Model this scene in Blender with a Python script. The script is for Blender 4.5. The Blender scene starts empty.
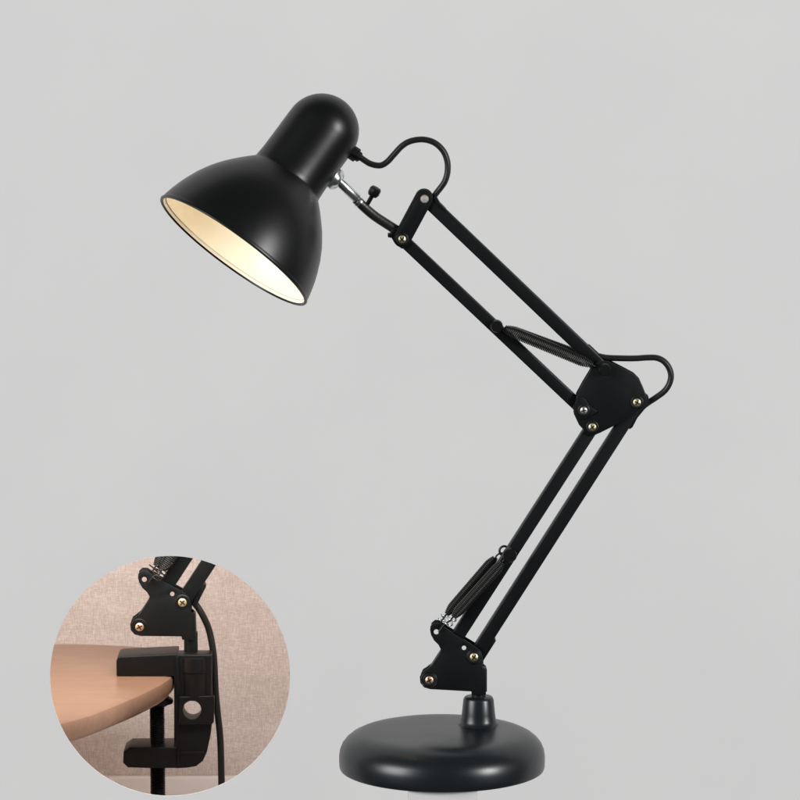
import bpy, bmesh, math, random
from mathutils import Vector, Matrix
random.seed(3)
R = math.radians
S = bpy.context.scene
COL = S.collection

# ------------------------------------------------------------------ camera
DIST, PITCH, SPAN = 3.5, R(8.5), 0.692      # metres, radians, metres across the frame at the lamp
TARGET = Vector((0, 0, 0.36))
FWD = Vector((0, math.cos(PITCH), -math.sin(PITCH)))
UPV = Vector((0, math.sin(PITCH), math.cos(PITCH)))
CAMP = TARGET - FWD * DIST
cam = bpy.data.cameras.new('camera')
cam.lens = 36 * DIST / SPAN
cam.clip_end = 100
camo = bpy.data.objects.new('camera', cam)
camo.location = CAMP
camo.rotation_euler = (math.pi / 2 - PITCH, 0, 0)
COL.objects.link(camo)
S.camera = camo
S.render.resolution_x = S.render.resolution_y = 1024

# ------------------------------------------------------------------ light
w = bpy.data.worlds.new('World'); S.world = w; w.use_nodes = True
w.node_tree.nodes['Background'].inputs[0].default_value = (1, 1, 1, 1)
w.node_tree.nodes['Background'].inputs[1].default_value = 0.055

def area(name, loc, aim, sx, sy, power, col=(1, 1, 1)):
    l = bpy.data.lights.new(name, 'AREA'); l.shape = 'RECTANGLE'
    l.size, l.size_y, l.energy, l.color = sx, sy, power, col
    o = bpy.data.objects.new(name, l); o.location = loc
    o.rotation_euler = (Vector(aim) - Vector(loc)).to_track_quat('-Z', 'Y').to_euler()
    COL.objects.link(o); return o

area('softbox_right', (6.0, -4.3, 2.3), (0, .6, .3), 1.5, 2.4, 480)
area('softbox_left', (-6.1, -4.2, 2.5), (0, .6, .3), 3.8, 3.6, 532)
S.view_settings.view_transform = 'Standard'
S.view_settings.look = 'None'
S.view_settings.exposure = 0
S.view_settings.gamma = 1

# ------------------------------------------------------------------ helpers
PX = SPAN / 800                      # one photo pixel at the lamp, in metres

def at(x, y, Y=0.0):
    """point on the vertical plane at depth Y seen at photo pixel (x, y)"""
    d = FWD * DIST + Vector((1, 0, 0)) * ((x - 400) * PX) - UPV * ((y - 400) * PX)
    return CAMP + d * ((Y - CAMP.y) / d.y)

def at_z(x, y, Z):
    d = FWD * DIST + Vector((1, 0, 0)) * ((x - 400) * PX) - UPV * ((y - 400) * PX)
    return CAMP + d * ((Z - CAMP.z) / d.z)

def scale_at(Y):
    return (Y - CAMP.y) / (DIST * math.cos(PITCH))

def mat(name, col, rough=.5, metal=0., spec=.5, bump=None, emit=None, coat=0):
    m = bpy.data.materials.new(name); m.use_nodes = True
    nt = m.node_tree; b = nt.nodes['Principled BSDF']
    b.inputs['Base Color'].default_value = (*col, 1)
    b.inputs['Roughness'].default_value = rough
    b.inputs['Metallic'].default_value = metal
    b.inputs['Specular IOR Level'].default_value = spec
    b.inputs['Coat Weight'].default_value = coat
    if emit:
        b.inputs['Emission Color'].default_value = (*emit[0], 1)
        b.inputs['Emission Strength'].default_value = emit[1]
    tc = nt.nodes.new('ShaderNodeTexCoord')
    if bump:
        n = nt.nodes.new('ShaderNodeTexNoise'); n.inputs['Scale'].default_value = bump[0]
        n.inputs['Detail'].default_value = 3
        nt.links.new(tc.outputs['Object'], n.inputs['Vector'])
        bm_ = nt.nodes.new('ShaderNodeBump'); bm_.inputs['Strength'].default_value = bump[1]
        bm_.inputs['Distance'].default_value = bump[2]
        nt.links.new(n.outputs['Fac'], bm_.inputs['Height'])
        nt.links.new(bm_.outputs['Normal'], b.inputs['Normal'])
    # slight uneven gloss: handling marks and dust
    n2 = nt.nodes.new('ShaderNodeTexNoise'); n2.inputs['Scale'].default_value = 28
    n2.inputs['Detail'].default_value = 4
    nt.links.new(tc.outputs['Object'], n2.inputs['Vector'])
    mr = nt.nodes.new('ShaderNodeMapRange')
    mr.inputs['To Min'].default_value = max(rough - .05, .03)
    mr.inputs['To Max'].default_value = rough + .05
    nt.links.new(n2.outputs['Fac'], mr.inputs['Value'])
    nt.links.new(mr.outputs['Result'], b.inputs['Roughness'])
    return m

M = {}
M['enamel'] = mat('black_enamel', (.0045, .0048, .005), .34, spec=.36, bump=(1400, .10, .0004))
M['base'] = mat('black_base_enamel', (.008, .0105, .013), .32, spec=.5, bump=(1300, .10, .0004))
M['steel_black'] = mat('black_powder_steel', (.004, .0052, .0058), .42, spec=.30, bump=(1800, .16, .0004))
M['plastic'] = mat('black_plastic', (.0045, .0047, .005), .42, spec=.26, bump=(1500, .22, .0005))
M['rubber'] = mat('black_rubber_cord', (.009, .009, .009), .42, spec=.4)
M['wire'] = mat('dark_spring_wire', (.028, .027, .026), .36, metal=.55)
M['steel'] = mat('zinc_steel', (.70, .74, .74), .27, metal=1)
M['dark_steel'] = mat('dark_worn_steel', (.10, .10, .095), .33, metal=.9, bump=(500, .2, .0004))
M['brass'] = mat('yellow_zinc', (.86, .76, .46), .46, metal=1)
M['copper'] = mat('bronzed_zinc', (.90, .60, .42), .46, metal=1)
M['slot'] = mat('screw_slot', (.05, .04, .025), .6, metal=.5)
M['reflector'] = mat('cream_white_enamel', (.86, .82, .74), .4)
M['bulb'] = mat('glowing_bulb', (.9, .8, .6), .5, emit=((1, .80, .49), 5.6))

def obj(name, bm, material, parent=None, smooth=40, mats=None):
    bmesh.ops.recalc_face_normals(bm, faces=bm.faces[:])
    me = bpy.data.meshes.new(name); bm.to_mesh(me); bm.free()
    for m in (mats or [material]): me.materials.append(m)
    o = bpy.data.objects.new(name, me); COL.objects.link(o)
    if smooth:
        me.polygons.foreach_set('use_smooth', [True] * len(me.polygons))
        me.set_sharp_from_angle(angle=R(smooth))
    if parent: place_under(o, parent)
    return o

def place_under(o, parent):
    o.parent = parent
    base = Vector(); p = parent
    while p: base += p.location; p = p.parent
    o.location = -base + o.location if not o.location.length else o.location - base

def thing(name, label, cat, loc, group=None):
    o = bpy.data.objects.new(name, None); o.empty_display_size = .03
    o.location = loc; COL.objects.link(o)
    o['label'] = label; o['category'] = cat
    if group: o['group'] = group
    return o

def struct(name, bm, m, smooth=0):
    o = obj(name, bm, m, None, smooth); o['kind'] = 'structure'; return o

def prism(bm, pts, Y, t, holes=(), bevel=.0006, seg=2, mi=0):
    """outline seen at photo pixels pts on its front plane (Y - t/2), t metres thick"""
    yf = Y - t / 2
    nb = bmesh.new(); edges = []
    for loop in [pts] + list(holes):
        vs = [nb.verts.new(at(x, y, yf)) for x, y in loop]
        edges += [nb.edges.new((vs[i], vs[(i + 1) % len(vs)])) for i in range(len(vs))]
    g = bmesh.ops.triangle_fill(nb, use_beauty=True, edges=edges)
    faces = [f for f in g['geom'] if isinstance(f, bmesh.types.BMFace)]
    e = bmesh.ops.extrude_face_region(nb, geom=faces)
    vv = [v for v in e['geom'] if isinstance(v, bmesh.types.BMVert)]
    bmesh.ops.translate(nb, vec=(0, t, 0), verts=vv)
    bmesh.ops.recalc_face_normals(nb, faces=nb.faces[:])
    if bevel:
        es = [x for x in nb.edges if len(x.link_faces) == 2 and x.calc_face_angle(0) > R(60)]
        bmesh.ops.bevel(nb, geom=es, offset=bevel, segments=seg, affect='EDGES', profile=.5, clamp_overlap=True)
    merge(bm, nb, mi)

def merge(bm, nb, mi=0):
    for f in nb.faces: f.material_index = mi
    me = bpy.data.meshes.new('t'); nb.to_mesh(me); nb.free(); bm.from_mesh(me); bpy.data.meshes.remove(me)

def circle(cx, cy, r, n=24, ry=None):
    return [(cx + r * math.cos(2 * math.pi * i / n), cy + (ry or r) * math.sin(2 * math.pi * i / n)) for i in range(n)]

def basis(axis):
    a = Vector(axis).normalized()
    u = a.cross(Vector((0, 0, 1)));
    if u.length < .01: u = a.cross(Vector((1, 0, 0)))
    u.normalize(); return a, u, a.cross(u)

def lathe(bm, prof, o, axis, n=48, mi=0):
    """prof: (radius, height) in metres along axis from o"""
    a, u, v = basis(axis); nb = bmesh.new(); rings = []
    for r, h in prof:
        if r < 1e-7: rings.append([nb.verts.new(o + a * h)])
        else: rings.append([nb.verts.new(o + a * h + (u * math.cos(2 * math.pi * i / n) + v * math.sin(2 * math.pi * i / n)) * r) for i in range(n)])
    for p, q in zip(rings, rings[1:]):
        for i in range(n):
            j = (i + 1) % n
            if len(p) == 1 and len(q) == 1: continue
            if len(p) == 1: nb.faces.new((p[0], q[i], q[j]))
            elif len(q) == 1: nb.faces.new((p[i], p[j], q[0]))
            else: nb.faces.new((p[i], p[j], q[j], q[i]))
    merge(bm, nb, mi)

def smooth_path(pts, k=8):
    P = [Vector(p) for p in pts]; out = []
    for i in range(len(P) - 1):
        p0, p1, p2, p3 = P[max(i - 1, 0)], P[i], P[i + 1], P[min(i + 2, len(P) - 1)]
        for j in range(k):
            t = j / k
            out.append(.5 * ((2 * p1) + (p2 - p0) * t + (2 * p0 - 5 * p1 + 4 * p2 - p3) * t * t + (3 * p1 - p0 - 3 * p2 + p3) * t ** 3))
    out.append(P[-1]); return out

def tube(bm, pts, r, n=14, ry=None, mi=0, ref=Vector((0, 1, 0)), rs=None, caps=True):
    nb = bmesh.new(); rings = []
    for i, p in enumerate(pts):
        t = (pts[min(i + 1, len(pts) - 1)] - pts[max(i - 1, 0)]).normalized()
        v = ref - t * ref.dot(t)
        if v.length < .05: v = Vector((1, 0, 0)) - t * t.x
        v.normalize(); u = t.cross(v)
        k = rs[i] if rs else 1
        rings.append([nb.verts.new(p + u * (r * k * math.cos(2 * math.pi * j / n)) + v * ((ry or r) * k * math.sin(2 * math.pi * j / n))) for j in range(n)])
    for a, b in zip(rings, rings[1:]):
        for j in range(n): nb.faces.new((a[j], a[(j + 1) % n], b[(j + 1) % n], b[j]))
    if caps: nb.faces.new(rings[0]); nb.faces.new(rings[-1])
    merge(bm, nb, mi)

def bar(bm, p, q, w, d, bevel=.0011, ext=0, mi=0):
    """square tube between world points p and q, w wide in the picture plane, d deep"""
    p, q = Vector(p), Vector(q); t = (q - p).normalized(); p = p - t * ext; q = q + t * ext
    s = Vector((0, 1, 0)); s = (s - t * s.dot(t)).normalized(); u = t.cross(s)
    nb = bmesh.new()
    vs = [nb.verts.new(e + u * (w / 2 * a) + s * (d / 2 * b)) for e in (p, q) for a, b in ((-1, -1), (1, -1), (1, 1), (-1, 1))]
    for f in ((0, 1, 2, 3), (7, 6, 5, 4), (0, 4, 5, 1), (1, 5, 6, 2), (2, 6, 7, 3), (3, 7, 4, 0)): nb.faces.new([vs[i] for i in f])
    bmesh.ops.recalc_face_normals(nb, faces=nb.faces[:])
    bmesh.ops.bevel(nb, geom=nb.edges[:], offset=bevel, segments=3, affect='EDGES', profile=.5)
    merge(bm, nb, mi)

def box(bm, lo, hi, bevel=0, mi=0):
    nb = bmesh.new(); bmesh.ops.create_cube(nb, size=1)
    lo, hi = Vector(lo), Vector(hi)
    for v in nb.verts: v.co = Vector(((lo[i] + hi[i]) / 2 + v.co[i] * (hi[i] - lo[i]) for i in range(3)))
    if bevel: bmesh.ops.bevel(nb, geom=nb.edges[:], offset=bevel, segments=2, affect='EDGES', profile=.5)
    merge(bm, nb, mi)

def screw(x, y, Y, r, m, parent, rot=.4, washer=True):
    """cross-head screw facing the camera, head standing on the plane at depth Y"""
    o = at(x, y, Y); bm = bmesh.new()
    lathe(bm, [(0, -.001), (r, -.001), (r, .0006), (r * .9, .0013), (r * .55, .0019), (0, .0021)], o, (0, -1, 0), 24)
    for k in range(2):
        a = rot + k * math.pi / 2
        u = Vector((math.cos(a), 0, math.sin(a))) * r * .72; p = o + Vector((0, -.00185, 0))
        bar(bm, p - u, p + u, r * .32, .0007, .0001, mi=1)
    s = obj('screw', bm, m, parent, mats=[m, M['slot']])
    if washer:
        wb = bmesh.new()
        lathe(wb, [(0, -.0003), (r * 1.55, -.0003), (r * 1.6, .0004), (r * 1.3, .0008), (r * 1.1, .0005), (0, .0005)], o, (0, -1, 0), 28)
        obj('washer', wb, M['steel_black'], s)
    return s

def coil(bm, p, q, r, wire, turns, n=7, mi=0, taper=0):
    p, q = Vector(p), Vector(q); a, u, v = basis(q - p); L = (q - p).length; N = int(turns * 14)
    pts = [p + a * (L * i / N) + (u * math.cos(2 * math.pi * turns * i / N) + v * math.sin(2 * math.pi * turns * i / N)) * r * (1 - taper * max(0, 1 - min(i, N - i) / N / .13) ** 1.5) for i in range(N + 1)]
    tube(bm, pts, wire, n, ref=a, mi=mi)

def spring(p, q, r, parent, wire, turns, hook0, hook1, open_end=False):
    """tension spring with hooks to the two pins hook0 and hook1"""
    bm = bmesh.new(); p, q = Vector(p), Vector(q)
    coil(bm, p, q, r, wire, turns, taper=.55)
    d = (q - p).normalized()
    a, u, v = basis(q - p)
    for e, h, s in ((p, hook0, -1), (q, hook1, 1)):
        h = Vector(h)
        pts = smooth_path([e + u * r * .45, e + d * s * r * .5 + u * r * .4, e + d * s * r * .9, e.lerp(h, .6), h + v * r * .45], 5)
        tube(bm, pts, wire * 1.1, 7)
    return obj('spring', bm, M['wire'], parent, 60)

# ------------------------------------------------------------------ the setting
WALLY = 0.95                                   # grey backdrop wall behind the lamp
K = scale_at(WALLY)
def wall_material():
    m = mat('matt_grey_paint', (.655, .652, .650), .85, spec=.15)
    nt = m.node_tree; b = nt.nodes['Principled BSDF']; tc = nt.nodes.new('ShaderNodeTexCoord')
    n = nt.nodes.new('ShaderNodeTexNoise'); n.inputs['Scale'].default_value = 5; n.inputs['Detail'].default_value = 4
    nt.links.new(tc.outputs['Object'], n.inputs['Vector'])
    r = nt.nodes.new('ShaderNodeValToRGB')
    r.color_ramp.elements[0].position = .3; r.color_ramp.elements[0].color = (.640, .638, .637, 1)
    r.color_ramp.elements[1].position = .7; r.color_ramp.elements[1].color = (.664, .661, .658, 1)
    nt.links.new(n.outputs['Fac'], r.inputs['Fac']); nt.links.new(r.outputs['Color'], b.inputs['Base Color'])
    return m
M['wall'] = wall_material()

# wall with a round opening
bm = bmesh.new()
hole = circle(170, 676, 120, 160)
prism(bm, [(-2600, -2200), (3400, -2200), (3400, 2400), (-2600, 2400)], WALLY + .00075, .0015, [hole], bevel=0)
struct('wall', bm, M['wall'])

# narrow block the lamp stands on; z of its top
BASEY = -0.026
BC = at(442, 768, BASEY)
bm = bmesh.new()
box(bm, BC + Vector((-34 * PX, -95.5 * PX, -1.2)), BC + Vector((34 * PX, 95.5 * PX, 0)), .0004)
struct('plinth', bm, mat('plinth_grey_paint', (.59, .59, .588), .85, spec=.15))

# ------------------------------------------------------------------ desk lamp
lamp = thing('desk_lamp', 'tall black adjustable desk lamp with domed shade and heavy round base, its shade lit inside', 'desk lamp', BC)

def bq(r, h): return (r * PX, h * PX)
bm = bmesh.new()
prof = [(0, 0), (101.6, 0), (102.6, .5), (103.2, 2), (103.5, 7), (103.5, 13), (102.6, 18.8), (100.5, 24), (97, 28.6), (92.2, 32.6), (86.6, 35.4),
        (80.5, 37.1), (74, 37.9), (66, 38.2), (58, 38.3), (0, 38.4)]
lathe(bm, [bq(*p) for p in prof], BC, (0, 0, 1), 128)
obj('base', bm, M['base'], lamp, 50)

# neck collar on the base
zt = BC.z + 38.2 * PX
nt_ = at(478.5, 697.2, 0)
NP = Vector((nt_.x, 0, zt)); hN = nt_.z - zt
bm = bmesh.new()
lathe(bm, [(21.5 * PX, -.0003), (20.5 * PX, .0006), (18.6 * PX, .0022), (17.6 * PX, .005), (16.8 * PX, .010), (15.4 * PX, hN - .002), (14.6 * PX, hN - .0003), (13.6 * PX, hN + .0006), (0, hN + .0008)], NP, (0, 0, 1), 64)
obj('neck_collar', bm, M['base'], lamp, 50)
bm = bmesh.new()
pt = at(478.5, 668, 0)
lathe(bm, [(0, hN), (7.2 * PX, hN), (7.2 * PX, pt.z - zt), (5.8 * PX, pt.z - zt + .001), (0, pt.z - zt + .001)], NP, (0, 0, 1), 32)
obj('pole', bm, M['steel_black'], lamp, 50)

# ---- bracket shared by both lamps (photo pixels of the tall lamp, moved by f)
PLATE = [(430, 630), (430.5, 626), (434, 623), (438, 623.2), (446, 628.5), (462, 638.5), (477, 647.5), (481.5, 652), (482.5, 658), (482.5, 667), (485, 669), (486, 673), (486, 695),
         (472, 695), (471.5, 691.6), (450, 690.4), (430, 689.3), (424, 687.5), (420.3, 683), (419.8, 677), (422, 672.3), (426, 669.8), (432, 665), (439, 654.5), (441, 650), (438.5, 645), (434, 640.5), (431, 635)]
def bracket(f, Y, parent, pole_depth):
    k = scale_at(Y) * PX
    bm = bmesh.new()
    holes = [[f(x, y) for x, y in circle(436.3, 632, 2.6, 14)], [f(x, y) for x, y in circle(464, 648, 2.3, 12)]]
    prism(bm, [f(*p) for p in PLATE], Y - 9 * k, 1.8 * k, holes, .0004)
    b = obj('bracket', bm, M['steel_black'], parent, 40)
    bm = bmesh.new()
    back = [p for p in PLATE]
    prism(bm, [f(x + 1.0, y - 3.0) for x, y in back], Y + 9 * k, 1.8 * k, holes, .0004)
    # folded flange joining the two plates
    prism(bm, [f(*p) for p in [(484.2, 669), (486.3, 669), (486.3, 692), (484.2, 692)]], Y, 15.6 * k, (), .0003)
    prism(bm, [f(*p) for p in [(444, 688.6), (471, 690), (471, 691.2), (444, 690)]], Y, 15.6 * k, (), .0003)
    obj('rear_plate', bm, M['steel_black'], b, 40)
    # raised rim round the front pivots
    for (x, y, r) in ((429, 680, 8.5), (474.2, 657, 7.8)):
        bm = bmesh.new(); X = f(x, y)
        o = at(X[0], X[1], Y - 9.9 * k)
        lathe(bm, [(r * k, -.0004), (r * k, .0003), (r * k * .93, .0007), (r * k * .84, .0003), (0, .0003)], o, (0, -1, 0), 32)
        obj('boss', bm, M['steel_black'], b, 40)
    X = f(429.3, 680); screw(X[0], X[1], Y - 10.3 * k, 4.4 * k, M['copper'], b, .5)
    X = f(474, 657); screw(X[0], X[1], Y - 10.3 * k, 4.4 * k, M['brass'], b, .9)
    return b
ident = lambda x, y: (x, y)
bracket(ident, 0, lamp, 0)

def arm_bar(p, q, w, parent, Y=0, d=11.5, ext=5):
    k = scale_at(Y) * PX; bm = bmesh.new()
    bar(bm, at(*p, Y), at(*q, Y), w * k, d * k, .0011, ext * k)
    return obj('arm_bar', bm, M['steel_black'], parent, 40)
arm_bar((429, 680), (592, 427), 13.2, lamp)
arm_bar((474, 657), (637, 402.5), 13.4, lamp)
arm_bar((402, 239), (584, 411), 12.0, lamp, d=10.8, ext=4)
arm_bar((425, 198), (604, 369), 13.2, lamp, d=11.5, ext=4)

# channel lips where bars meet brackets
def lip(pts, Y, t, parent, name='channel_lip'):
    bm = bmesh.new(); prism(bm, pts, Y, t, (), .0004); return obj(name, bm, M['steel_black'], parent, 40)
lip([(477, 655), (482, 663), (496, 641), (494.5, 638.5)], 4 * PX, 14 * PX, lamp)
lip([(626, 423), (629.5, 429.5), (632.5, 427.5), (637.5, 418), (649.5, 403.5), (648.5, 396.5), (645.5, 394)], 3 * PX, 13 * PX, lamp)
lip([(586, 346), (589, 344), (605, 359), (606, 364), (602, 366)], 6.6 * PX, 2 * PX, lamp)
lip([(433, 199), (436, 196), (440, 203), (446.5, 209.5), (445, 211.5), (440, 208)], 0, 13.5 * PX, lamp)

# knobs on the arms
def knob(x, y, Y, r, h, parent, name='knob'):
    k = scale_at(Y) * PX; bm = bmesh.new()
    lathe(bm, [(0, -.0002), (r * k * .8, -.0002), (r * k * .8, h * k * .35), (r * k, h * k * .4), (r * k, h * k * .85), (r * k * .9, h * k), (0, h * k * 1.03)], at(x, y, Y), (0, -1, 0), 32)
    return obj(name, bm, M['plastic'], parent, 40)
knob(509.5, 553.5, -6 * PX, 7.2, 12, lamp)
knob(496.5, 325, -5.5 * PX, 6.2, 13, lamp)
knob(604.5, 368.5, -9.5 * PX, 6.0, 10, lamp)
bm = bmesh.new(); tube(bm, [at(*circle(504.3, 551, 4.8, 20)[i % 20], 9 * PX) for i in range(21)], 1.2 * PX, 8)
obj('spring_eye', bm, M['wire'], lamp)
for (x, y) in ((509.5, 553.5), (496.5, 325)):
    bm = bmesh.new(); o = at(x, y, 0); lathe(bm, [(0, -17 * PX), (3 * PX, -17 * PX), (3 * PX, -5 * PX), (0, -5 * PX)], o, (0, -1, 0), 16)
    obj('pin', bm, M['steel_black'], lamp)

# springs
def sp(a, b, Y, r, hooks, turns, shift=0):
    (ax, ay), (bx, by) = a, b
    return spring(at(ax, ay, Y), at(bx, by, Y), r * PX, lamp, .84 * PX, turns, at(*hooks[0], Y), at(*hooks[1], Y))
sp((504, 328.5), (592, 365), -11.5 * PX, 5.0, ((497, 326), (604, 369)), 52)
sp((504.5, 328), (588, 358.5), 12 * PX, 4.8, ((497, 325), (604, 367)), 50)
sp((502.5, 562.5), (453.5, 617), -13 * PX, 4.7, ((508, 555), (437, 631)), 46)
sp((495.5, 557.5), (447, 614), 13 * PX, 4.8, ((503, 551), (437, 628)), 46)
# bright open end coils by the ear
bm = bmesh.new()
coil(bm, at(453.5, 617, -13 * PX), at(447, 625, -12 * PX), 4.0 * PX, .85 * PX, 1.8)
coil(bm, at(447, 614, 13 * PX), at(441, 621, 12 * PX), 4.2 * PX, .85 * PX, 1.8)
obj('spring_end', bm, M['steel'], lamp, 60)

# elbow
ELB = [(592, 366), (599, 360.5), (609, 361.5), (622, 368), (634, 374.5), (639.5, 380), (643.5, 389), (647, 398), (647, 402), (643, 408), (636, 413), (624, 420), (612, 427), (600, 433), (593.5, 435.7), (587, 433.5), (579, 425), (573.8, 414), (575.5, 404), (576.5, 395), (583, 383), (590, 371.5)]
bm = bmesh.new(); prism(bm, ELB, -8.5 * PX, 1.8 * PX, (), .0005)
el = obj('elbow_plate', bm, M['steel_black'], lamp, 40)
bm = bmesh.new(); prism(bm, [(x - .5, y - 2) for x, y in ELB], 8.5 * PX, 1.8 * PX, (), .0005)
obj('rear_plate', bm, M['steel_black'], el, 40)
bm = bmesh.new()
prism(bm, [(577, 396), (582, 396.5), (586, 399.5), (589, 405), (593, 408.5), (597, 411), (596.5, 413), (590, 416), (584, 419.5), (579.5, 420), (574.5, 413), (572.5, 407.5), (575, 404)], -10.2 * PX, 1.4 * PX, (), .0004)
obj('small_plate', bm, M['steel_black'], el, 40)
screw(583.7, 410.3, -10.9 * PX, 3.9 * PX, mat('dull_zinc', (.78, .76, .74), .46, metal=1), el, .2)
screw(592.3, 427, -9.4 * PX, 4.1 * PX, M['brass'], el, .7)
screw(637, 402.4, -9.4 * PX, 4.2 * PX, M['brass'], el, 1.1)

# head link
def capsule(a, b, ra, rb, n=12):
    ang = math.atan2(b[1] - a[1], b[0] - a[0]); pts = []
    for i in range(n + 1):
        t = ang + math.pi / 2 + math.pi * i / n; pts.append((a[0] + ra * math.cos(t), a[1] + ra * math.sin(t)))
    for i in range(n + 1):
        t = ang - math.pi / 2 + math.pi * i / n; pts.append((b[0] + rb * math.cos(t), b[1] + rb * math.sin(t)))
    return pts
for Y in (-8, 8):
    bm = bmesh.new()
    prism(bm, capsule((402.3, 239), (423.8, 198.5), 8.6, 9.0) if Y < 0 else capsule((402, 238), (424, 197.5), 8.6, 9), Y * PX, 1.8 * PX, (), .0006)
    if Y < 0:
        prism(bm, capsule((404.5, 233), (421, 204), 5.8, 5.8), (Y - 1.1) * PX, 1.2 * PX, (), .0006)
        lk = obj('head_link', bm, M['steel_black'], lamp, 40)
    else: obj('rear_plate', bm, M['steel_black'], lk, 40)
screw(402, 239.2, -9.8 * PX, 4.2 * PX, M['brass'], lk, .8)
bm = bmesh.new(); lathe(bm, [(0, 0), (4.2 * PX, 0), (4.2 * PX, .0008), (3.4 * PX, .0018), (1.5 * PX, .0022), (0, .0023)], at(424.5, 199, -8.8 * PX), (0, -1, 0), 24)
obj('rivet', bm, mat('pale_rivet', (.74, .66, .60), .35, metal=.6), lk)
bm = bmesh.new(); prism(bm, [(391, 229), (399, 228), (410, 236), (409, 245), (402, 249), (395, 244), (391.5, 238), (388, 237.5), (387.5, 234), (390.5, 233.5)], 0, 12.5 * PX, (), .0006)
obj('clevis', bm, M['steel_black'], lk, 40)

# ball joint rod between link and shade
jt = at(336, 178.5, -7 * PX)
p1 = at(360, 201.5, -2 * PX); p2 = at(398, 231, 0)
bm = bmesh.new()
pts = smooth_path([at(356, 199, -2.2 * PX), at(364, 207, -1.8 * PX), at(374, 215.5, -1.2 * PX), at(386, 223.5, -.5 * PX), p2], 6)
tube(bm, pts, 4.9 * PX, 16, ry=4.4 * PX)
rod = obj('swivel_arm', bm, M['dark_steel'], lamp)
bm = bmesh.new()
d = (p1 - jt).normalized(); L = (at(357.5, 198, -2 * PX) - jt).length
lathe(bm, [(0, -1 * PX), (3.2 * PX, -1 * PX), (4.6 * PX, 2 * PX), (4.8 * PX, 4 * PX), (4.6 * PX, 6 * PX), (4.9 * PX, 8 * PX), (4.9 * PX, L), (3.8 * PX, L + 1 * PX), (0, L + 1 * PX)], jt, d, 32)
obj('steel_rod', bm, M['steel'], lamp, 50)
bm = bmesh.new()
for q in (at(363, 206, -6 * PX),):
    bar(bm, at(360, 203, -5.6 * PX), at(370, 213, -4.8 * PX), 2.2 * PX, 1.4 * PX, .0002)
lathe(bm, [(0, 0), (5.4 * PX, 0), (5.6 * PX, 2.5 * PX), (4.8 * PX, 4 * PX), (0, 4.2 * PX)], at(360, 203, -2 * PX), -d, 20)
obj('clamp_ring', bm, M['steel'], rod, 50)
bm = bmesh.new()
ks, ke = at(367.5, 204, -2 * PX), at(374.5, 191.5, -4 * PX); kd = (ke - ks)
lathe(bm, [(0, 0), (2.2 * PX, 0), (2.2 * PX, .6 * kd.length), (4.6 * PX, .66 * kd.length), (5.8 * PX, .85 * kd.length), (5.8 * PX, 1.15 * kd.length), (4.8 * PX, 1.3 * kd.length), (0, 1.36 * kd.length)], ks, kd, 10)
obj('wing_knob', bm, M['plastic'], rod, 30)
bm = bmesh.new()
kn = at(377.8, 194.5, -5 * PX)
lathe(bm, [(0, 0), (2.2 * PX, 0), (1.9 * PX, 1 * PX), (0, 1.6 * PX)], kn, (.8, -.6, .1), 14)
obj('knob_glint', bm, M['steel'], rod)  # steel bead set on the knob to stand for its white glint

# ---- shade
TH = R(10)
img = Vector((1, 0, 0)) * -.585 - UPV * .812           # towards the opening, in the picture
AX = (img.normalized() * math.cos(TH) - FWD * math.sin(TH)).normalized()
OC = at(323, 129, 0) + AX * (150 * PX / math.cos(TH))   # centre of the opening
UP_AX = -AX
outer = [(86.6, -1.2), (88.2, -.6), (88.6, .8), (87.7, 2.2), (87.4, 4), (86.6, 8), (85.2, 14), (83, 22), (79.8, 31), (75.2, 42), (69.6, 52.5), (65, 59.5), (60.3, 66), (55.3, 72), (50.4, 77.6),
         (45.6, 82.8), (41.2, 87.2), (39.4, 88.9), (38.5, 90), (38.0, 92), (37.7, 96), (37.3, 105), (37.2, 120), (37.2, 140), (37.1, 150)]
for i in range(1, 13):
    a = i / 12 * math.pi / 2; outer.append((37.1 * math.cos(a), 150 + 37.1 * math.sin(a)))
outer[-1] = (0, 187.1)
inner = [(86.6, -1.2), (85.6, -.4), (85.4, 1.5)]
bm = bmesh.new()
lathe(bm, [(r * PX, h * PX) for r, h in inner[::-1] + outer[1:]], OC, UP_AX, 128)
shade = obj('lamp_shade', bm, M['enamel'], lamp, 50)
bm = bmesh.new()
ins = [(85.3, .6), (84.9, 3.4), (83.7, 4.0), (83.5, 7.5), (83, 14), (80.6, 22), (77.4, 31), (72.8, 42), (67.2, 52.5), (58, 66), (47.6, 77.6), (39, 87), (35.5, 93), (35, 100), (35, 112), (0, 112)]
lathe(bm, [(r * PX, h * PX) for r, h in ins], OC, UP_AX, 96)
obj('reflector', bm, M['reflector'], shade, 50)
bm = bmesh.new()
bo = OC + UP_AX * 74 * PX
bp = [(0, -27)] + [(27 * math.cos(a), 27 * math.sin(a)) for a in [R(x) for x in range(-75, 46, 15)]] + [(15, 25), (13, 34), (13, 48), (0, 48)]
lathe(bm, [(r * PX, h * PX) for r, h in bp], bo, UP_AX, 32)
obj('bulb', bm, M['bulb'], shade, 50)
# washer of the swivel on the shade
PN = (Vector((1, 0, 0)) * .812 - UPV * .585)
wn = (PN * .86 - FWD * .52).normalized()
wc = at(336.5, 180, -9 * PX)
bm = bmesh.new()
lathe(bm, [(0, -5 * PX), (11 * PX, -5 * PX), (11.2 * PX, -.8 * PX), (10.4 * PX, .2 * PX), (7 * PX, .9 * PX), (6 * PX, 2.4 * PX), (3.5 * PX, 4.4 * PX), (0, 5 * PX)], wc, wn, 40)
obj('swivel_washer', bm, M['steel'], shade, 50)
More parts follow.
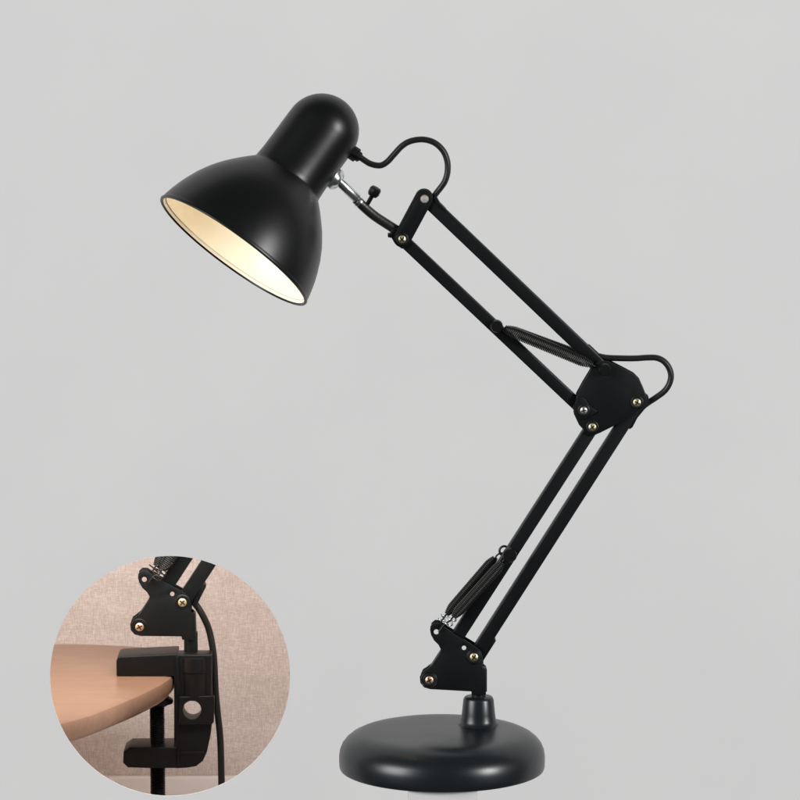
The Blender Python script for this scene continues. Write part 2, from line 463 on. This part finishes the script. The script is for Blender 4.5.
# cord gland
gd = (at(367, 161.5, 0) - at(354, 153, 0)).normalized()
bm = bmesh.new()
lathe(bm, [(0, -4 * PX), (7.4 * PX, -4 * PX), (7.4 * PX, 2.5 * PX), (6.8 * PX, 3.4 * PX), (5.4 * PX, 3.6 * PX), (5.2 * PX, 6 * PX), (3.6 * PX, 7.5 * PX), (0, 7.6 * PX)], at(354.5, 154, 0), gd, 14)
obj('cord_gland', bm, M['plastic'], shade, 25)

# cords
CA = [(358, 155.5), (364, 160), (371, 164), (380, 165.5), (387, 162), (394, 154.5), (402, 146), (411, 141), (423, 139.5), (434, 142.5), (442.5, 150), (447, 160), (447.6, 171), (445, 181), (440, 188.5), (435, 195), (431, 203)]
bm = bmesh.new(); tube(bm, smooth_path([at(x, y, (0 if i < 14 else 2 * PX)) for i, (x, y) in enumerate(CA)]), 3.1 * PX, 14, ry=4.6 * PX)
obj('cord', bm, M['rubber'], lamp)
CB = [(598, 356), (606, 357.6), (618, 358.2), (634, 358.4), (648, 357.6), (657, 358), (664, 361.5), (669, 368), (671, 376), (669, 384.5), (664, 391.5), (656, 397.5), (647, 403.5), (638, 411), (630, 420)]
bm = bmesh.new(); tube(bm, smooth_path([at(x, y, 2 * PX) for x, y in CB]), 3.1 * PX, 14, ry=4.4 * PX)
obj('cord', bm, M['rubber'], lamp)

# ------------------------------------------------------------------ the room seen through the round opening
CY = WALLY + .33                    # depth of the clamp lamp
BY = WALLY + .64                    # papered back wall
KC = scale_at(CY) * PX

def paper():
    m = mat('woven_wallpaper', (.5, .4, .37), .85, spec=.2)
    nt = m.node_tree; b = nt.nodes['Principled BSDF']; L = nt.links.new
    tc = nt.nodes.new('ShaderNodeTexCoord')
    def streak(sx, sz, det=3):
        mp = nt.nodes.new('ShaderNodeMapping'); mp.inputs['Scale'].default_value = (sx, 1, sz)
        n = nt.nodes.new('ShaderNodeTexNoise'); n.inputs['Scale'].default_value = 1; n.inputs['Detail'].default_value = det
        L(tc.outputs['Object'], mp.inputs['Vector']); L(mp.outputs['Vector'], n.inputs['Vector']); return n
    h = streak(170, 1500, 2); v = streak(1400, 140, 2); big = streak(14, 60, 2)
    def mth(op, a, bb):
        x = nt.nodes.new('ShaderNodeMath'); x.operation = op
        for i, q in enumerate((a, bb)):
            if isinstance(q, (int, float)): x.inputs[i].default_value = q
            else: L(q, x.inputs[i])
        return x.outputs[0]
    s = mth('ADD', h.outputs['Fac'], v.outputs['Fac'])
    s = mth('ADD', s, mth('MULTIPLY', big.outputs['Fac'], .3))
    s = mth('MULTIPLY', s, .435)
    r = nt.nodes.new('ShaderNodeValToRGB'); e = r.color_ramp.elements
    e[0].position = .42; e[0].color = (.52, .448, .410, 1)
    e[1].position = .60; e[1].color = (.71, .64, .598, 1)
    L(s, r.inputs['Fac']); L(r.outputs['Color'], b.inputs['Base Color'])
    bu = nt.nodes.new('ShaderNodeBump'); bu.inputs['Strength'].default_value = .5; bu.inputs['Distance'].default_value = .0008
    L(s, bu.inputs['Height']); L(bu.outputs['Normal'], b.inputs['Normal'])
    return m
M['paper'] = paper()

def wood():
    m = mat('satin_wood', (.4, .25, .16), .32, spec=.5)
    nt = m.node_tree; b = nt.nodes['Principled BSDF']; L = nt.links.new
    tc = nt.nodes.new('ShaderNodeTexCoord')
    mp = nt.nodes.new('ShaderNodeMapping'); mp.inputs['Scale'].default_value = (5, 60, 40)
    n = nt.nodes.new('ShaderNodeTexNoise'); n.inputs['Scale'].default_value = 2; n.inputs['Detail'].default_value = 5; n.inputs['Distortion'].default_value = .6
    L(tc.outputs['Object'], mp.inputs['Vector']); L(mp.outputs['Vector'], n.inputs['Vector'])
    r = nt.nodes.new('ShaderNodeValToRGB'); e = r.color_ramp.elements
    e[0].position = .3; e[0].color = (.245, .138, .088, 1)
    e[1].position = .72; e[1].color = (.295, .172, .112, 1)
    L(n.outputs['Fac'], r.inputs['Fac']); L(r.outputs['Color'], b.inputs['Base Color'])
    return m
M['wood'] = wood()
M['skirt'] = mat('white_skirting_paint', (.86, .82, .80), .45)
M['room'] = mat('plain_room_paint', (.6, .55, .52), .8)

pl, pr = at(-120, 776, BY).x, at(480, 776, BY).x
ztop, zsk = at(170, 400, BY).z + .08, at(170, 775, BY).z
zfl = zsk - .14
bm = bmesh.new(); box(bm, (pl, BY, zfl), (pr, BY + .03, ztop)); struct('papered_wall', bm, M['paper'])
bm = bmesh.new(); box(bm, (pl, BY - .012, zfl), (pr, BY - .0005, zsk), .002); struct('skirting_board', bm, M['skirt'])
bm = bmesh.new(); box(bm, (pl, WALLY + .01, zfl - .02), (pr, BY - .013, zfl - .002)); struct('floor', bm, M['room'])
for nm, a, b_ in (('side_wall', pl - .02, pl - .001), ('side_wall', pr + .001, pr + .02)):
    bm = bmesh.new(); box(bm, (a, WALLY + .01, zfl - .02), (b_, BY + .03, ztop)); struct(nm, bm, M['room'])
bm = bmesh.new(); box(bm, (pl - .02, WALLY + .01, ztop + .001), (pr + .02, BY + .03, ztop + .02)); struct('ceiling', bm, M['room'])
area('room_fill', (at(150, 600, WALLY).x, WALLY + .14, ztop - .01), (at(170, 600, WALLY).x + .03, BY, zfl + .16), .5, .14, 5.6, (1, .96, .93))  # added fill, hidden above the opening, brightens the room; no fixture there
area('room_side_light', (pl + .02, WALLY + .12, at(0, 600, WALLY).z), (at(150, 700, CY).x, CY, at(150, 690, CY).z), .12, .2, .6, (1, .66, .42))

# table
TOP = at(140, 676.5, CY - 20 * KC).z
edge = [(2, 733), (25, 731), (61, 723), (89, 715.6), (116, 705), (137.5, 696), (154, 688), (165, 681.8), (172, 676.5), (176, 671), (178, 665), (177, 658), (170, 651.5), (147, 646.6), (105, 644), (54, 643), (20, 644), (4, 650), (-6, 680), (-8, 710)]
ew = [at_z(x, y, TOP) for x, y in edge]
ew = smooth_path(ew, 4)
tb = thing('wooden_table', 'rounded edge of a satin brown wooden table top gripped by the black clamp', 'table', (at(0, 700, CY).x, CY, zfl))
def slab(bm, pts, z, th, rnd):
    c = sum(pts, Vector()) / len(pts); nb = bmesh.new(); rings = []
    nrm = []
    n = len(pts)
    for i in range(n):
        t = (pts[min(i + 1, n - 1)] - pts[max(i - 1, 0)]); o = Vector((t.y, -t.x, 0)).normalized()
        if o.dot(pts[i] - c) < 0: o = -o
        nrm.append(o)
    for ins_, dz in ((rnd * 1.6, 0), (rnd * .6, -.0006), (rnd * .2, -rnd * .22), (0, -rnd * .7), (0, -th * .45), (rnd * .35, -th * .72), (rnd * 1.1, -th * .93), (rnd * 2.2, -th)):
        rings.append([nb.verts.new((p.x - o.x * ins_, p.y - o.y * ins_, z + dz)) for p, o in zip(pts, nrm)])
    for a, b_ in zip(rings, rings[1:]):
        for i in range(n): nb.faces.new((a[i], a[(i + 1) % n], b_[(i + 1) % n], b_[i]))
    nb.faces.new(rings[0]); nb.faces.new(rings[-1])
    merge(bm, nb)
bm = bmesh.new(); slab(bm, ew, TOP, .028, .006)
obj('tabletop', bm, M['wood'], tb, 50)
bm = bmesh.new(); tx = at(15, 690, CY).x
lathe(bm, [(0, 0), (.05, 0), (.05, .004), (.02, .012), (.018, TOP - .028 - zfl)], Vector((tx, CY, zfl)), (0, 0, 1), 32)
obj('leg', bm, M['wood'], tb, 40)

# clamp lamp
cl = thing('clamp_lamp', 'foot of a second black desk lamp screwed to the wooden table edge by a clamp', 'desk lamp', at(192, 650, CY))
a0, b0 = (429, 680), (474, 657)
a1, b1 = complex(139.2, 627), complex(182.4, 602.4)
A0, B0 = complex(*a0), complex(*b0)
rot_ = (b1 - a1) / (B0 - A0)
def f(x, y):
    z = a1 + (complex(x, y) - A0) * rot_ ; return (z.real, z.imag)
PL2 = PLATE
bracket(f, CY, cl, 0)
arm_bar((139.2, 627), (237, 477), 14.6, cl, CY)
arm_bar((182.4, 602.4), (275, 462), 14.6, cl, CY)
def sp2(a, b, Y, hooks, turns):
    s = spring(at(*a, Y), at(*b, Y), 6.0 * KC, cl, .8 * KC, turns, at(*hooks[0], Y), at(*hooks[1], Y)); return s
sp2((208, 505), (162, 570), CY - 13 * KC, ((218, 492), (147, 581)), 42)
sp2((200, 502), (156, 566), CY + 13 * KC, ((212, 489), (145, 578)), 42)
bm = bmesh.new()
coil(bm, at(162, 570, CY - 13 * KC), at(156, 578, CY - 12 * KC), 6 * KC, .6 * KC, 2.6)
coil(bm, at(156, 566, CY + 13 * KC), at(150, 574, CY + 12 * KC), 6 * KC, .6 * KC, 2.6)
obj('spring_end', bm, M['wire'], cl, 60)
lip([(190, 603), (195, 609), (206, 587), (204.5, 584)], CY + 4 * KC, 14 * KC, cl)

# clamp
bm = bmesh.new(); o = at(191, 655, CY)
lathe(bm, [(0, -.03), (7 * KC, -.03), (7 * KC, .028), (0, .028)], o, (0, 0, 1), 32)
obj('pole', bm, M['steel_black'], cl, 40)
FR = CY - 20 * KC                    # front plane of the clamp
def slabp(pts, front, depth, name, m=M['plastic'], parent=cl, holes=(), bevel=.0012):
    bm = bmesh.new(); prism(bm, pts, front + depth / 2, depth, holes, bevel, 3); return obj(name, bm, m, parent, 40)
hole2 = circle(192, 710, 9.2, 28)
body = slabp([(174, 655), (211.5, 655), (211.5, 700), (212, 722), (210, 738), (207, 752), (203, 761), (196, 766.5), (187, 768), (175.5, 768.5), (174, 750)], FR, 24 * KC, 'clamp_body', holes=[hole2])
slabp([(117.5, 658), (121, 656.8), (177, 654.2), (177, 676.2), (116.5, 676.2), (116.3, 661)], FR - .5 * KC, 41 * KC, 'jaw', parent=body)
slabp([(123.5, 752), (130, 747.5), (177, 747.2), (177, 768.2), (150, 768.3), (128, 767.6), (123, 763)], FR - .5 * KC, 41 * KC, 'lower_arm', parent=body)
slabp([(179, 697), (213.5, 696), (214.5, 698), (213.8, 722), (212.5, 724), (179, 724.5)], FR - 5 * KC, 5.2 * KC, 'collar', parent=body, holes=[hole2], bevel=.0007)
slabp([(176, 657), (178.6, 657), (179.2, 765), (177, 765)], FR - 2 * KC, 2.2 * KC, 'rib', parent=body, bevel=.0004)
for y in (752,):
    slabp([(181, y), (209 if y < 700 else 204, y), (209 if y < 700 else 203.5, y + 1.8), (181, y + 1.8)], FR - 1.4 * KC, 1.6 * KC, 'rib', parent=body, bevel=.0003)
bm = bmesh.new(); o = at(195, 698, FR + 8 * KC)
lathe(bm, [(0, 0), (13.6 * KC, 0), (13.6 * KC, 28 * KC), (14.6 * KC, 28.6 * KC), (14.6 * KC, 35 * KC), (14 * KC, 42.6 * KC), (13 * KC, 43.2 * KC), (0, 43.2 * KC)], o, (0, 0, 1), 32)
obj('socket', bm, M['plastic'], body, 40)
# clamp screw
sc = at(157.5, 752, CY); zt_ = TOP - .033; zb = at(157.5, 830, CY).z
prof = []; pitch = 1.9 * KC; z = zb; i = 0
while z < zt_ - .002:
    prof.append(((7.8 if i % 2 else 6.7) * KC, z - zb)); z += pitch / 2 * 1.0; i += 1
prof = [(0, 0)] + prof + [(6.5 * KC, zt_ - zb), (0, zt_ - zb)]
bm = bmesh.new(); base_ = Vector((sc.x, CY, zb)); lathe(bm, prof, base_, (0, 0, 1), 28)
cs = obj('clamp_screw', bm, M['steel_black'], cl, 20)
bm = bmesh.new(); pz = TOP - .028
lathe(bm, [(0, -.013), (8 * KC, -.013), (9.5 * KC, -.011), (14 * KC, -.0095), (14.5 * KC, -.007), (14 * KC, -.005), (8 * KC, 0), (0, 0)], Vector((sc.x + 2 * KC, CY, pz)), (0, 0, 1), 36)
obj('pad', bm, M['plastic'], cs, 40)
# cord hanging down
CC = [(192, 600), (197, 606), (203, 616), (209, 630), (213, 650), (214.5, 668), (215.5, 690), (217.5, 712), (220, 735), (221, 758), (221.5, 785), (222, 830)]
bm = bmesh.new(); tube(bm, smooth_path([at(x, y, CY + (2 if i < 3 else 6) * KC) for i, (x, y) in enumerate(CC)]), 3.4 * KC, 14, ry=2.6 * KC)
obj('cord', bm, M['rubber'], cl)
